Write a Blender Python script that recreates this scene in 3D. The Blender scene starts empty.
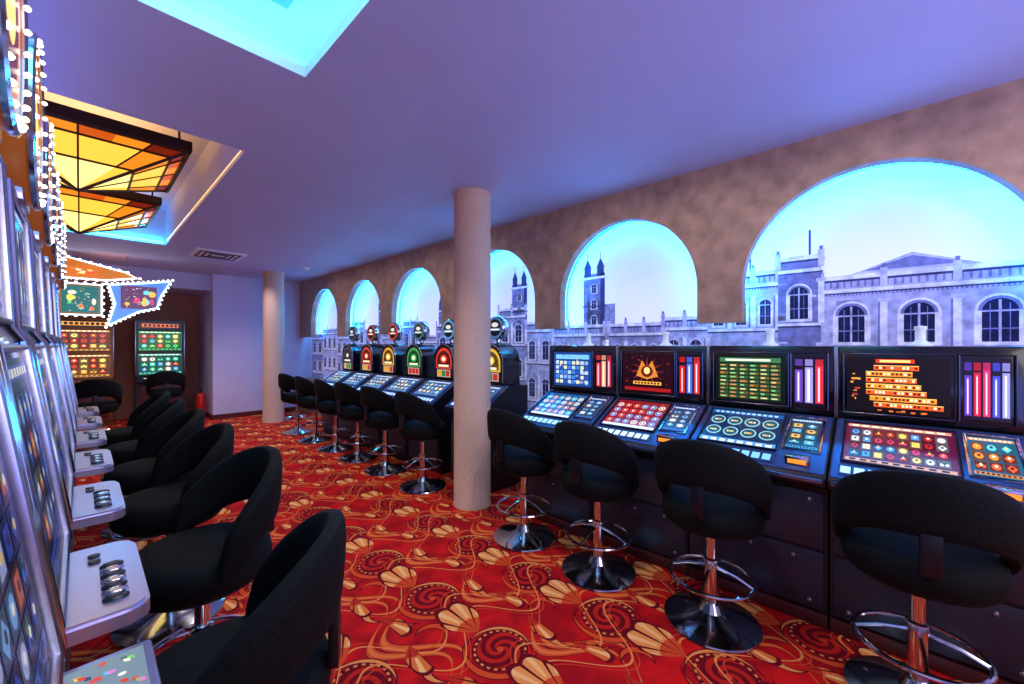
import bpy, bmesh, math, random
from mathutils import Vector, Matrix
random.seed(7)
scene = bpy.context.scene
COL = scene.collection
try:
    scene.view_settings.view_transform = 'Standard'
    scene.view_settings.look = 'None'
except Exception:
    pass
PI = math.pi
def lin(c):
    out = []
    for v in c[:3]:
        v = v/255.0
        out.append(v/12.92 if v <= 0.04045 else ((v+0.055)/1.055)**2.4)
    return (out[0], out[1], out[2], 1.0)
_m = {}
def mat(name, col, rough=0.5, metal=0.0, emi=0.0, noise=0.0, nscale=20.0, bump=0.0, ecol=None, sheen=0.0, coat=0.0, spec=None, noisy_emi=False):
    if name in _m: return _m[name]
    m = bpy.data.materials.new(name); m.use_nodes = True
    nt = m.node_tree; b = nt.nodes['Principled BSDF']
    c = lin(col)
    b.inputs['Base Color'].default_value = c
    b.inputs['Roughness'].default_value = rough
    b.inputs['Metallic'].default_value = metal
    if sheen: b.inputs['Sheen Weight'].default_value = sheen
    if coat: b.inputs['Coat Weight'].default_value = coat
    if spec is not None: b.inputs['Specular IOR Level'].default_value = spec
    if emi:
        b.inputs['Emission Color'].default_value = lin(ecol) if ecol else c
        b.inputs['Emission Strength'].default_value = emi
    if noise or bump:
        tc = nt.nodes.new('ShaderNodeTexCoord'); n = nt.nodes.new('ShaderNodeTexNoise')
        n.inputs['Scale'].default_value = nscale; n.inputs['Detail'].default_value = 6
        nt.links.new(tc.outputs['Object'], n.inputs['Vector'])
        if noise:
            r = nt.nodes.new('ShaderNodeValToRGB')
            r.color_ramp.elements[0].position = 0.3; r.color_ramp.elements[1].position = 0.7
            r.color_ramp.elements[0].color = tuple(max(0, v*(1-noise)) for v in c[:3])+(1,)
            r.color_ramp.elements[1].color = tuple(min(1, v*(1+noise)) for v in c[:3])+(1,)
            nt.links.new(n.outputs['Fac'], r.inputs['Fac']); nt.links.new(r.outputs['Color'], b.inputs['Base Color'])
            if noisy_emi: nt.links.new(r.outputs['Color'], b.inputs['Emission Color'])
        if bump:
            bp = nt.nodes.new('ShaderNodeBump'); bp.inputs['Strength'].default_value = bump
            bp.inputs['Distance'].default_value = 0.01
            nt.links.new(n.outputs['Fac'], bp.inputs['Height']); nt.links.new(bp.outputs['Normal'], b.inputs['Normal'])
    _m[name] = m
    return m
def glow(col, s=1.0):
    key = 'glow_%d_%d_%d_%d' % (col[0], col[1], col[2], int(s*100))
    if key in _m: return _m[key]
    m = bpy.data.materials.new(key); m.use_nodes = True
    b = m.node_tree.nodes['Principled BSDF']
    c = lin(col)
    b.inputs['Base Color'].default_value = (c[0]*.15, c[1]*.15, c[2]*.15, 1)
    b.inputs['Roughness'].default_value = 0.25
    b.inputs['Emission Color'].default_value = c
    b.inputs['Emission Strength'].default_value = s
    _m[key] = m
    return m
# ------------------------------------------------------------------ mesh helpers
def finish(name, bm, mats, parent=None, smooth=False, label=None):
    me = bpy.data.meshes.new(name); bm.normal_update(); bm.to_mesh(me); bm.free()
    for m in (mats if isinstance(mats, (list, tuple)) else [mats]): me.materials.append(m)
    if smooth:
        for p in me.polygons: p.use_smooth = True
        try: me.set_sharp_from_angle(angle=math.radians(40))
        except Exception: pass
    o = bpy.data.objects.new(name, me); COL.objects.link(o)
    if parent: o.parent = parent
    if label: o['label'] = label
    return o
def root(name, label, cat, loc=(0, 0, 0), rz=0.0, group=None):
    e = bpy.data.objects.new(name, None); COL.objects.link(e)
    e.empty_display_size = 0.1
    e.location = loc; e.rotation_euler = (0, 0, rz)
    e['label'] = label; e['category'] = cat
    if group: e['group'] = group
    return e
def tag(o, label, cat, group=None):
    o['label'] = label; o['category'] = cat
    if group: o['group'] = group
def add_box(bm, lo, hi, bev=0.0, mi=0, seg=2):
    vs = [bm.verts.new((x, y, z)) for x in (lo[0], hi[0]) for y in (lo[1], hi[1]) for z in (lo[2], hi[2])]
    fs = []
    for idx in ((0,1,3,2),(4,6,7,5),(0,4,5,1),(2,3,7,6),(0,2,6,4),(1,5,7,3)):
        f = bm.faces.new([vs[i] for i in idx]); f.material_index = mi; fs.append(f)
    if bev:
        es = list({e for f in fs for e in f.edges})
        r = bmesh.ops.bevel(bm, geom=es, offset=bev, segments=seg, affect='EDGES', profile=0.5)
        for f in r['faces']: f.material_index = mi
def box(name, lo, hi, m, parent=None, bev=0.0, label=None):
    bm = bmesh.new(); add_box(bm, lo, hi, bev)
    return finish(name, bm, m, parent, smooth=bev > 0, label=label)
def add_prism(bm, prof, x0, x1, mi=0, bev=0.0):
    a = [bm.verts.new((x0, p[0], p[1])) for p in prof]; b = [bm.verts.new((x1, p[0], p[1])) for p in prof]
    n = len(prof); fs = [bm.faces.new(a), bm.faces.new(b[::-1])]
    for i in range(n): fs.append(bm.faces.new([a[i], b[i], b[(i+1) % n], a[(i+1) % n]]))
    for f in fs: f.material_index = mi
    bmesh.ops.recalc_face_normals(bm, faces=fs)
    if bev:
        es = list({e for f in fs for e in f.edges})
        r = bmesh.ops.bevel(bm, geom=es, offset=bev, segments=2, affect='EDGES')
        for f in r['faces']: f.material_index = mi
def add_lathe(bm, prof, c=(0, 0), seg=32, mi=0, sx=1, sy=1):
    rings = []
    for r, z in prof:
        if r < 1e-5: rings.append([bm.verts.new((c[0], c[1], z))])
        else: rings.append([bm.verts.new((c[0]+r*sx*math.cos(2*PI*i/seg), c[1]+r*sy*math.sin(2*PI*i/seg), z)) for i in range(seg)])
    fs = []
    for A, B in zip(rings[:-1], rings[1:]):
        for i in range(seg):
            j = (i+1) % seg
            if len(A) == 1 and len(B) == 1: continue
            if len(A) == 1: f = bm.faces.new([A[0], B[j], B[i]])
            elif len(B) == 1: f = bm.faces.new([A[i], A[j], B[0]])
            else: f = bm.faces.new([A[i], A[j], B[j], B[i]])
            f.material_index = mi; fs.append(f)
    bmesh.ops.recalc_face_normals(bm, faces=fs)
def lathe(name, prof, m, parent=None, c=(0, 0), seg=32, sx=1, sy=1, label=None):
    bm = bmesh.new(); add_lathe(bm, prof, c, seg, 0, sx, sy)
    return finish(name, bm, m, parent, True, label)
def add_tube(bm, pts, r, seg=8, closed=False, mi=0):
    pts = [Vector(p) for p in pts]; n = len(pts); rings = []
    prevn = None
    for i, p in enumerate(pts):
        if closed: t = (pts[(i+1) % n]-pts[i-1]).normalized()
        else: t = (pts[min(i+1, n-1)]-pts[max(i-1, 0)]).normalized()
        if prevn is None:
            up = Vector((0, 0, 1)) if abs(t.z) < 0.9 else Vector((1, 0, 0))
            nn = t.cross(up).normalized()
        else:
            nn = (prevn - t*prevn.dot(t)).normalized()
        prevn = nn; b = t.cross(nn)
        rings.append([bm.verts.new(p+nn*r*math.cos(2*PI*k/seg)+b*r*math.sin(2*PI*k/seg)) for k in range(seg)])
    rng = range(n) if closed else range(n-1)
    fs = []
    for i in rng:
        A = rings[i]; B = rings[(i+1) % n]
        for k in range(seg):
            f = bm.faces.new([A[k], A[(k+1) % seg], B[(k+1) % seg], B[k]]); f.material_index = mi; fs.append(f)
    if not closed:
        for R_ in (rings[0], rings[-1]):
            f = bm.faces.new(R_); f.material_index = mi; fs.append(f)
    bmesh.ops.recalc_face_normals(bm, faces=fs)
def tube(name, pts, r, m, parent=None, seg=8, closed=False, label=None):
    bm = bmesh.new(); add_tube(bm, pts, r, seg, closed)
    return finish(name, bm, m, parent, True, label)
def dup(src, loc, rz, label=None):
    r = src.copy(); COL.objects.link(r); r.location = loc; r.rotation_euler = (0, 0, rz)
    if label: r['label'] = label
    def rec(s, d):
        for ch in list(s.children):
            c = ch.copy(); COL.objects.link(c); c.parent = d
            c.matrix_parent_inverse = ch.matrix_parent_inverse.copy()
            rec(ch, c)
    rec(src, r)
    return r
# flat art (screens, prints)
def R(a0, b0, a1, b1, c, l=1): return ([(a0, b0), (a1, b0), (a1, b1), (a0, b1)], c, l)
def E(cx, cy, rx, ry, c, l=1, n=16): return ([(cx+rx*math.cos(2*PI*i/n), cy+ry*math.sin(2*PI*i/n)) for i in range(n)], c, l)
def P(pts, c, l=1): return (pts, c, l)
def art(name, parent, o, u, v, els, mf=None, step=0.0006, label=None):
    o = Vector(o); u = Vector(u); v = Vector(v); n = u.cross(v).normalized()
    mf = mf or (lambda c: glow(c[:3], c[3] if len(c) > 3 else 1.0))
    bm = bmesh.new(); mats = []; idx = {}
    for pts, c, l in els:
        m = c if not isinstance(c, tuple) else mf(c)
        if m.name not in idx: idx[m.name] = len(mats); mats.append(m)
        vs = [bm.verts.new(o+u*a+v*b+n*(step*(l+1))) for a, b in pts]
        try:
            f = bm.faces.new(vs); f.material_index = idx[m.name]
        except Exception: pass
    return finish(name, bm, mats, parent, label=label)
# ------------------------------------------------------------------ materials
CHROME = mat('chrome', (205, 208, 215), 0.12, 1.0)
STEEL = mat('brushed_steel', (180, 180, 200), 0.28, 1.0, noise=0.1, nscale=60)
DECK = mat('silver_deck', (195, 190, 225), 0.28, 0.8)
BLACK = mat('black_lacquer', (10, 11, 15), 0.2, 0.0, coat=0.4, noise=0.2, nscale=8)
BODY = mat('dark_cabinet', (34, 36, 46), 0.34, 0.35, noise=0.15, nscale=12)
DOOR = mat('dark_cabinet_door', (48, 50, 66), 0.38, 0.45, noise=0.1, nscale=15)
SLOPE = mat('blue_console', (60, 84, 138), 0.25, 0.5)
FABRIC = mat('black_velvet', (7, 7, 10), 0.8, 0, noise=0.5, nscale=60, bump=0.35, spec=0.18)
RUBBER = mat('black_plastic', (10, 10, 12), 0.5)
PLINTH = mat('maroon_plinth', (70, 18, 20), 0.5)
# ------------------------------------------------------------------ carpet
def carpet():
    m = bpy.data.materials.new('patterned_carpet'); m.use_nodes = True
    nt = m.node_tree; b = nt.nodes['Principled BSDF']; b.inputs['Roughness'].default_value = 0.9
    b.inputs['Specular IOR Level'].default_value = 0.12
    L = nt.links
    def M(op, a, c=None, d=None):
        n = nt.nodes.new('ShaderNodeMath'); n.operation = op
        for i, v in enumerate((a, c, d)):
            if v is None: continue
            if isinstance(v, (int, float)): n.inputs[i].default_value = v
            else: L.new(v, n.inputs[i])
        return n.outputs[0]
    tc = nt.nodes.new('ShaderNodeTexCoord'); sp = nt.nodes.new('ShaderNodeSeparateXYZ')
    nz = nt.nodes.new('ShaderNodeTexNoise'); nz.inputs['Scale'].default_value = 1.3; nz.inputs['Detail'].default_value = 0
    L.new(tc.outputs['Object'], nz.inputs['Vector'])
    vm = nt.nodes.new('ShaderNodeVectorMath'); vm.operation = 'MULTIPLY_ADD'
    L.new(nz.outputs['Color'], vm.inputs[0]); vm.inputs[1].default_value = (0.06, 0.06, 0); L.new(tc.outputs['Object'], vm.inputs[2])
    L.new(vm.outputs[0], sp.inputs[0])
    T = 0.56
    X0 = M('DIVIDE', sp.outputs[0], T); Y0 = M('DIVIDE', sp.outputs[1], T)
    px = X0; col = M('FLOOR', px)
    py = M('ADD', Y0, M('MULTIPLY', M('MODULO', M('ABSOLUTE', col), 2), 0.5))
    fx = M('SUBTRACT', M('FRACT', px), 0.5); fy = M('SUBTRACT', M('FRACT', py), 0.5)
    cur = [None]
    def lay(mask, col):
        mx = nt.nodes.new('ShaderNodeMix'); mx.data_type = 'RGBA'
        L.new(mask, mx.inputs[0])
        L.new(cur[0], mx.inputs[6])
        if isinstance(col, tuple): mx.inputs[7].default_value = lin(col)
        else: L.new(col, mx.inputs[7])
        cur[0] = mx.outputs[2]
    def lt(a, v): return M('LESS_THAN', a, v)
    def gt(a, v): return M('GREATER_THAN', a, v)
    def AND(a, c): return M('MULTIPLY', a, c)
    def loc(ox, oy):
        return (M('SUBTRACT', M('FRACT', M('ADD', px, ox)), 0.5), M('SUBTRACT', M('FRACT', M('ADD', py, oy)), 0.5))
    def rad(gx, gy): return M('SQRT', M('ADD', M('MULTIPLY', gx, gx), M('MULTIPLY', gy, gy)))
    n2 = nt.nodes.new('ShaderNodeTexNoise'); n2.inputs['Scale'].default_value = 5
    L.new(tc.outputs['Object'], n2.inputs['Vector'])
    rp = nt.nodes.new('ShaderNodeValToRGB')
    rp.color_ramp.elements[0].color = lin((160, 9, 20)); rp.color_ramp.elements[1].color = lin((206, 20, 22))
    rp.color_ramp.elements[0].position = .4; rp.color_ramp.elements[1].position = .6
    L.new(n2.outputs['Fac'], rp.inputs['Fac']); cur[0] = rp.outputs['Color']
    GOLD = (230, 132, 70); ORG = (212, 70, 32); DK = (106, 5, 22); MID = (188, 28, 22)
    t2 = 2*PI
    w1 = M('ABSOLUTE', M('SUBTRACT', M('FRACT', M('ADD', M('MULTIPLY', M('SINE', M('MULTIPLY', Y0, t2)), 0.20), X0)), 0.5))
    d1 = M('ABSOLUTE', M('SUBTRACT', w1, 0.44))
    wd1 = M('MULTIPLY_ADD', M('SINE', M('MULTIPLY_ADD', Y0, t2, 1.0)), 0.030, 0.036)
    lay(M('LESS_THAN', d1, wd1), DK)
    lay(M('LESS_THAN', d1, M('MULTIPLY', wd1, 0.8)), ORG)
    lay(M('LESS_THAN', d1, M('MULTIPLY', wd1, 0.35)), (226, 108, 52))
    r = rad(fx, fy); th = M('ARCTAN2', fy, fx)
    lay(lt(r, 0.25), DK)
    sw = M('SINE', M('ADD', M('MULTIPLY', r, 68), M('MULTIPLY', th, 3)))
    lay(AND(lt(r, 0.205), gt(sw, 0.0)), MID)
    lay(lt(r, 0.03), ORG)
    lay(AND(lt(M('ABSOLUTE', M('SUBTRACT', r, 0.225)), 0.010), gt(M('SINE', M('MULTIPLY', th, 22)), 0.1)), GOLD)
    def cres(ox, oy, r1, dx, dy, r2, c):
        gx, gy = loc(ox, oy)
        a = rad(gx, gy); b_ = rad(M('SUBTRACT', gx, dx), M('SUBTRACT', gy, dy))
        lay(AND(lt(a, r1+.012), gt(b_, r2-.012)), DK)
        lay(AND(lt(a, r1), gt(b_, r2)), c)
    cres(0.0, 0.0, 0.32, 0.06, 0.035, 0.335, ORG)
    cres(0.02, 0.0, 0.29, -0.045, -0.035, 0.315, GOLD)
    cres(0.45, 0.30, 0.16, 0.05, -0.04, 0.165, GOLD)
    cres(0.30, 0.42, 0.13, -0.05, -0.04, 0.14, ORG)
    w2 = M('ABSOLUTE', M('SUBTRACT', M('FRACT', M('ADD', M('MULTIPLY', M('SINE', M('MULTIPLY_ADD', X0, t2, 0.7)), 0.26), Y0)), 0.5))
    lay(lt(M('ABSOLUTE', M('SUBTRACT', w2, 0.36)), 0.010), GOLD)
    lay(lt(M('ABSOLUTE', M('SUBTRACT', w2, 0.30)), 0.005), ORG)
    def fan(ox, oy, sgn, R0, col1, col2, rays=7.0):
        gx, gy = loc(ox, oy)
        gy = M('ADD', M('MULTIPLY', gy, sgn), 0.2)
        rr = rad(gx, gy)
        ph = M('ARCTAN2', gx, gy); aph = M('ABSOLUTE', ph)
        asn = M('ABSOLUTE', M('SINE', M('MULTIPLY', ph, rays)))
        lim = M('MULTIPLY', M('SUBTRACT', 1.0, M('POWER', M('DIVIDE', aph, 0.95), 2.2)), R0)
        lim = M('MULTIPLY', lim, M('MULTIPLY_ADD', asn, 0.12, 0.88))
        ins = M('LESS_THAN', rr, M('MULTIPLY', lim, 1.09)); ins2 = M('LESS_THAN', rr, M('MULTIPLY', lim, 0.98))
        cone = lt(aph, 0.93)
        lay(AND(ins, cone), DK)
        lay(AND(AND(ins2, cone), gt(asn, 0.24)), col1)
        lay(AND(AND(ins2, cone), AND(gt(asn, 0.24), lt(rr, R0*.40))), col2)
        lay(AND(AND(ins2, cone), AND(gt(asn, 0.92), gt(rr, R0*.45))), (244, 176, 112))
    fan(0.0, 0.5, 1.0, 0.50, (236, 140, 74), ORG)
    fan(0.5, 0.10, -1.0, 0.38, (222, 104, 48), (190, 42, 26), 6.0)
    L.new(cur[0], b.inputs['Base Color'])
    n3 = nt.nodes.new('ShaderNodeTexNoise'); n3.inputs['Scale'].default_value = 300
    L.new(tc.outputs['Object'], n3.inputs['Vector'])
    bp = nt.nodes.new('ShaderNodeBump'); bp.inputs['Strength'].default_value = 0.3; bp.inputs['Distance'].default_value = 0.004
    L.new(n3.outputs['Fac'], bp.inputs['Height']); L.new(bp.outputs['Normal'], b.inputs['Normal'])
    return m
CARPET = carpet()
CEILM = mat('ceiling_paint', (186, 188, 222), 0.65, noise=0.03, nscale=2)
PLASTER = mat('stucco_plaster', (166, 134, 114), 0.5, noise=0.30, nscale=7.5, bump=0.8)
COLM = mat('column_plaster', (212, 172, 150), 0.7, noise=0.16, nscale=90, bump=0.7)
WALLP = mat('lilac_wall', (205, 195, 228), 0.7, noise=0.03, nscale=3)
WALLB = mat('brown_wall', (160, 108, 88), 0.7, noise=0.1, nscale=3)
WHITE = mat('white_trim', (225, 225, 235), 0.5)
CZ = 2.83; WX = 3.33; YB = 9.6; YB2 = 11.0; XL = -1.1; YF = -2.6; XM = 3.60
def struct(o): o['kind'] = 'structure'; return o
# ------------------------------------------------------------------ room
struct(box('floor', (XL, YF, -0.05), (XM+0.05, YB2, 0), CARPET))
R1 = (-0.75, 0.2, 0.79, 2.20); R2 = (-0.75, 3.35, 0.80, 7.3)
bm = bmesh.new()
xs = [XL, -0.75, 0.79, 0.80, XM+0.05]; ys = [YF, 0.2, 2.20, 3.35, 7.3, YB2]
for i in range(len(xs)-1):
    for j in range(len(ys)-1):
        cx = (xs[i]+xs[i+1])/2; cy = (ys[j]+ys[j+1])/2
        if any(r_[0] < cx < r_[2] and r_[1] < cy < r_[3] for r_ in (R1, R2)): continue
        vs = [bm.verts.new(p) for p in ((xs[i], ys[j], CZ), (xs[i], ys[j+1], CZ), (xs[i+1], ys[j+1], CZ), (xs[i+1], ys[j], CZ))]
        bm.faces.new(vs)
def ringwall(bm, r_, z0, z1, mi=0):
    c = [(r_[0], r_[1]), (r_[2], r_[1]), (r_[2], r_[3]), (r_[0], r_[3])]
    for i in range(4):
        a = c[i]; b_ = c[(i+1) % 4]
        f = bm.faces.new([bm.verts.new((a[0], a[1], z0)), bm.verts.new((b_[0], b_[1], z0)), bm.verts.new((b_[0], b_[1], z1)), bm.verts.new((a[0], a[1], z1))])
        f.material_index = mi
def flatring(bm, r_, g, z, mi=0):
    R_ = (r_[0]-g, r_[1]-g, r_[2]+g, r_[3]+g)
    ci = [(r_[0], r_[1]), (r_[2], r_[1]), (r_[2], r_[3]), (r_[0], r_[3])]
    co = [(R_[0], R_[1]), (R_[2], R_[1]), (R_[2], R_[3]), (R_[0], R_[3])]
    for i in range(4):
        j = (i+1) % 4
        f = bm.faces.new([bm.verts.new(p+(z,)) for p in (ci[i], ci[j], co[j], co[i])]); f.material_index = mi
    return R_
ringwall(bm, R1, CZ, CZ+0.06, 1); Rb = flatring(bm, R1, 0.14, CZ+0.06, 1); ringwall(bm, Rb, CZ+0.06, CZ+0.24, 1)
f = bm.faces.new([bm.verts.new(p) for p in ((Rb[0], Rb[1], CZ+0.24), (Rb[2], Rb[1], CZ+0.24), (Rb[2], Rb[3], CZ+0.24), (Rb[0], Rb[3], CZ+0.24))]); f.material_index = 1
ringwall(bm, R2, CZ, CZ+0.48, 0)
f = bm.faces.new([bm.verts.new(p) for p in ((R2[0], R2[1], CZ+0.48), (R2[2], R2[1], CZ+0.48), (R2[2], R2[3], CZ+0.48), (R2[0], R2[3], CZ+0.48))])
struct(finish('ceiling', bm, [CEILM, WHITE]))
arches = [(0.10, 0.70), (1.785, 0.668), (3.44, 0.655), (5.07, 0.64), (6.69, 0.635), (8.31, 0.635)]
APEX = 2.575; ZB = 1.62
bm = bmesh.new()
def col_strip(y0, b0, y1, b1):
    vs = [bm.verts.new(p) for p in ((WX, y0, b0), (WX, y0, CZ), (WX, y1, CZ), (WX, y1, b1))]
    bm.faces.new(vs)
prev = YF
def quad3(v4): bm.faces.new([bm.verts.new(p) for p in v4])
TH = 0.09
for c, r_ in arches:
    col_strip(prev, ZB, c-r_, ZB)
    quad3([(WX, prev, ZB), (WX+TH, prev, ZB), (WX+TH, c-r_, ZB), (WX, c-r_, ZB)])
    quad3([(WX, c-r_, ZB), (WX+TH, c-r_, ZB), (WX+TH, c-r_, APEX-r_), (WX, c-r_, APEX-r_)])
    quad3([(WX, c+r_, ZB), (WX+TH, c+r_, ZB), (WX+TH, c+r_, APEX-r_), (WX, c+r_, APEX-r_)])
    N_ = 40
    pts = [(c-r_*math.cos(PI*i/N_), APEX-r_+r_*math.sin(PI*i/N_)) for i in range(N_+1)]
    for (ya, za), (yb, zb) in zip(pts[:-1], pts[1:]):
        col_strip(ya, za, yb, zb)
        quad3([(WX, ya, za), (WX+TH, ya, za), (WX+TH, yb, zb), (WX, yb, zb)])
        quad3([(WX+TH, ya, za), (WX+TH, ya, CZ), (WX+TH, yb, CZ), (WX+TH, yb, zb)])
    prev = c+r_
col_strip(prev, ZB, YB, ZB)
quad3([(WX, prev, ZB), (WX+TH, prev, ZB), (WX+TH, YB, ZB), (WX, YB, ZB)])
prevs = YF
for c, r_ in arches+[(YB+1, 1.0)]:
    quad3([(WX+TH, prevs, ZB), (WX+TH, prevs, CZ), (WX+TH, c-r_, CZ), (WX+TH, c-r_, ZB)]); prevs = c+r_
struct(finish('wall_right', bm, PLASTER))
struct(box('wall_right_lower', (WX, YF, 0), (XM, YB, 0.72), PLASTER))
struct(box('wall_back', (1.75, YB, 0), (XM+0.05, YB2+0.05, CZ), WALLP))
struct(box('wall_rear_alcove', (XL, YB2, 0), (1.75, YB2+0.1, CZ), WALLB))
struct(box('wall_left', (XL-0.1, YF, 0), (XL, YB2, CZ), WALLP))
struct(box('wall_front', (XL, YF-0.1, 0), (XM, YF, CZ), WALLP))
struct(box('trim_1', (XL, 9.75, 2.52), (1.75, YB2, CZ-0.001), CEILM))
SK = mat('dark_red_skirting', (90, 20, 22), 0.5)
struct(box('baseboard_back', (1.75, YB-0.02, 0), (XM-0.27, YB, 0.09), SK))
struct(box('baseboard_alcove', (1.73, YB, 0), (1.75, YB2, 0.09), SK))
# ------------------------------------------------------------------ mural
Y0m, Y1m, Z0m, Z1m = YF, YB, 0.72, CZ
def ma(y, z): return ((Y1m-y)/(Y1m-Y0m), (z-Z0m)/(Z1m-Z0m))
els = []
def mskymat():
    m = bpy.data.materials.new('mural_sky'); m.use_nodes = True; nt = m.node_tree; b = nt.nodes['Principled BSDF']
    g = nt.nodes.new('ShaderNodeNewGeometry'); s = nt.nodes.new('ShaderNodeSeparateXYZ'); nt.links.new(g.outputs['Position'], s.inputs[0])
    mr = nt.nodes.new('ShaderNodeMapRange'); mr.inputs[1].default_value = 1.5; mr.inputs[2].default_value = 2.7
    nt.links.new(s.outputs[2], mr.inputs[0])
    n = nt.nodes.new('ShaderNodeTexNoise'); n.inputs['Scale'].default_value = 1.5; n.inputs['Detail'].default_value = 3; nt.links.new(g.outputs['Position'], n.inputs['Vector'])
    ad = nt.nodes.new('ShaderNodeMath'); ad.operation = 'MULTIPLY_ADD'; ad.inputs[1].default_value = 0.35
    nt.links.new(n.outputs['Fac'], ad.inputs[0]); nt.links.new(mr.outputs[0], ad.inputs[2])
    r = nt.nodes.new('ShaderNodeValToRGB'); r.color_ramp.elements[0].color = lin((232, 228, 255)); r.color_ramp.elements[1].color = lin((168, 176, 248))
    r.color_ramp.elements[0].position = .2
    nt.links.new(ad.outputs[0], r.inputs['Fac']); nt.links.new(r.outputs['Color'], b.inputs['Base Color']); nt.links.new(r.outputs['Color'], b.inputs['Emission Color'])
    b.inputs['Emission Strength'].default_value = 0.66; b.inputs['Roughness'].default_value = 0.7
    b.inputs['Specular IOR Level'].default_value = 0.1
    return m
def mprint(c): return mat('mural_%d_%d_%d' % c, c, 0.7, emi=0.44, noise=.34, nscale=18, noisy_emi=True, spec=.1)
A1 = (146, 148, 202); A2 = (102, 104, 166); A3 = (50, 52, 104); A4 = (192, 192, 236); A5 = (26, 28, 68); A6 = (124, 127, 184); A7 = (162, 164, 216)
els.append(([(0, 0), (1, 0), (1, 1), (0, 1)], mskymat(), 0))
def mr_(y0, z0, y1, z1, c, l): a = ma(max(y0, y1), min(z0, z1)); b_ = ma(min(y0, y1), max(z0, z1)); els.append(R(a[0], a[1], b_[0], b_[1], c, l))
def mp(pts, c, l): els.append(P([ma(y, z) for y, z in pts][::1], c, l))
def win(y, z, w, h, l, arched=True, dark=A5):
    mr_(y-w*.72, z-h*.08, y+w*.72, z+h*1.12 if not arched else z+h*.75, A4, l)
    if arched:
        mp([(y+w*.72*math.cos(PI*i/10), z+h*.75+w*.72*math.sin(PI*i/10)) for i in range(11)], A4, l)
        mp([(y+w*.62*math.cos(PI*i/10), z+h*.75+w*.62*math.sin(PI*i/10)) for i in range(11)], A2, l+1)
        mr_(y-w*.5, z, y+w*.5, z+h*.75, dark, l+2)
        mp([(y+w*.5*math.cos(PI*i/10), z+h*.75+w*.5*math.sin(PI*i/10)) for i in range(11)], dark, l+2)
        mr_(y-w*.04, z, y+w*.04, z+h*.75+w*.45, A1, l+3); mr_(y-w*.5, z+h*.72, y+w*.5, z+h*.76, A1, l+3); mr_(y-w*.5, z+h*.3, y+w*.5, z+h*.33, A2, l+3)
        for s in (-.27, .27): mr_(y+w*(s-.015), z, y+w*(s+.015), z+h*.75+w*.3, A2, l+3)
    else:
        mr_(y-w*.5, z, y+w*.5, z+h, dark, l+2); mr_(y-w*.04, z, y+w*.04, z+h, A1, l+3); mr_(y-w*.5, z+h*.6, y+w*.5, z+h*.64, A1, l+3)
def facade(y0, y1, top, c=A1, nw=3, l=2, storeys=2, bal=True, arched=True, wh=0.24):
    mr_(y0, Z0m, y1, top, c, l)
    for k in range(14):
        ya = random.uniform(y0, y1-.05); za = random.uniform(Z0m, top-.15)
        mr_(ya, za, min(y1, ya+random.uniform(.04, .2)), za+random.uniform(.008, .05), random.choice((A6, A7, c)), l+.3)
    mr_(y0-.02, top-.03, y1+.02, top, A4, l+1); mr_(y0-.02, top-.045, y1+.02, top-.03, A3, l+1)
    if bal:
        n = int((y1-y0)/.035)
        for i in range(n):
            yy = y0+(i+.5)*(y1-y0)/n
            mr_(yy-.006, top-.085, yy+.006, top-.045, A2, l+2)
        for i in range(nw+1):
            yy = y0+i*(y1-y0)/nw
            mr_(yy-.018, top-.09, yy+.018, top+.03, A7, l+3); mr_(yy-.01, top+.03, yy+.01, top+.055, A2, l+3)
    mr_(y0, top-.12, y1, top-.095, A4, l+1); mr_(y0, top-.13, y1, top-.12, A3, l+1)
    n = int((y1-y0)/.02)
    for i in range(n): mr_(y0+(i+.2)*.02, top-.143, y0+(i+.7)*.02, top-.13, A2, l+1)
    step = (y1-y0)/nw; zz = top-.16-wh*1.25
    for s in range(storeys):
        if zz < Z0m+.02: break
        for i in range(nw):
            yy = y0+step*(i+.5)
            win(yy, zz, min(.16, step*.42), wh, l+2, arched)
            mr_(y0+step*i-.018, zz-.03, y0+step*i+.018, zz+wh*1.2, A4, l+1)
            mr_(y0+step*i-.028, zz+wh*1.1, y0+step*i+.028, zz+wh*1.2, A7, l+2)
            mr_(y0+step*i+.018, zz-.03, y0+step*i+.028, zz+wh*1.2, A2, l+1)
        mr_(y0, zz-.05, y1, zz-.03, A4, l+2); mr_(y0, zz-.062, y1, zz-.05, A3, l+2)
        zz -= wh*1.25+.16
def tower(yc, w, top, c=A2, l=1):
    mr_(yc-w/2, 1.3, yc+w/2, top-.16, c, l)
    for s in (-1, 1):
        y = yc+s*w*.3
        mr_(y-w*.16, top-.2, y+w*.16, top-.1, A3, l+1)
        mp([(y-w*.19, top-.1), (y+w*.19, top-.1), (y+w*.05, top-.03), (y, top), (y-w*.05, top-.03)], A3, l+1)
        mr_(y-.004, top, y+.004, top+.05, A3, l+1)
    for k in range(3):
        win(yc, 1.66+.16*k, w*.22, .08, l+1)
    mr_(yc-w*.5, 1.3, yc-w*.3, top-.16, A3, l+1)
    mr_(yc-w*.6, top-.215, yc+w*.6, top-.19, A4, l+2); mr_(yc-w*.55, 1.84, yc+w*.55, 1.852, A3, l+5)
facade(-2.2, -0.62, 2.05, A1, 3); facade(-0.62, 0.36, 1.93, A1, 3, l=2)
mp([(-0.40, 1.93), (0.2, 1.93), (-0.1, 2.04)], A7, 2); mp([(-0.34, 1.945), (0.14, 1.945), (-0.1, 2.02)], A2, 3)
facade(0.36, 0.62, 2.10, A2, 1, l=6, arched=True); facade(0.62, 1.12, 2.02, A1, 3, l=2, wh=.2)
for q in (0.42, 0.8): mr_(q, 2.02, q+.012, 2.28, A3, 1)
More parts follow.
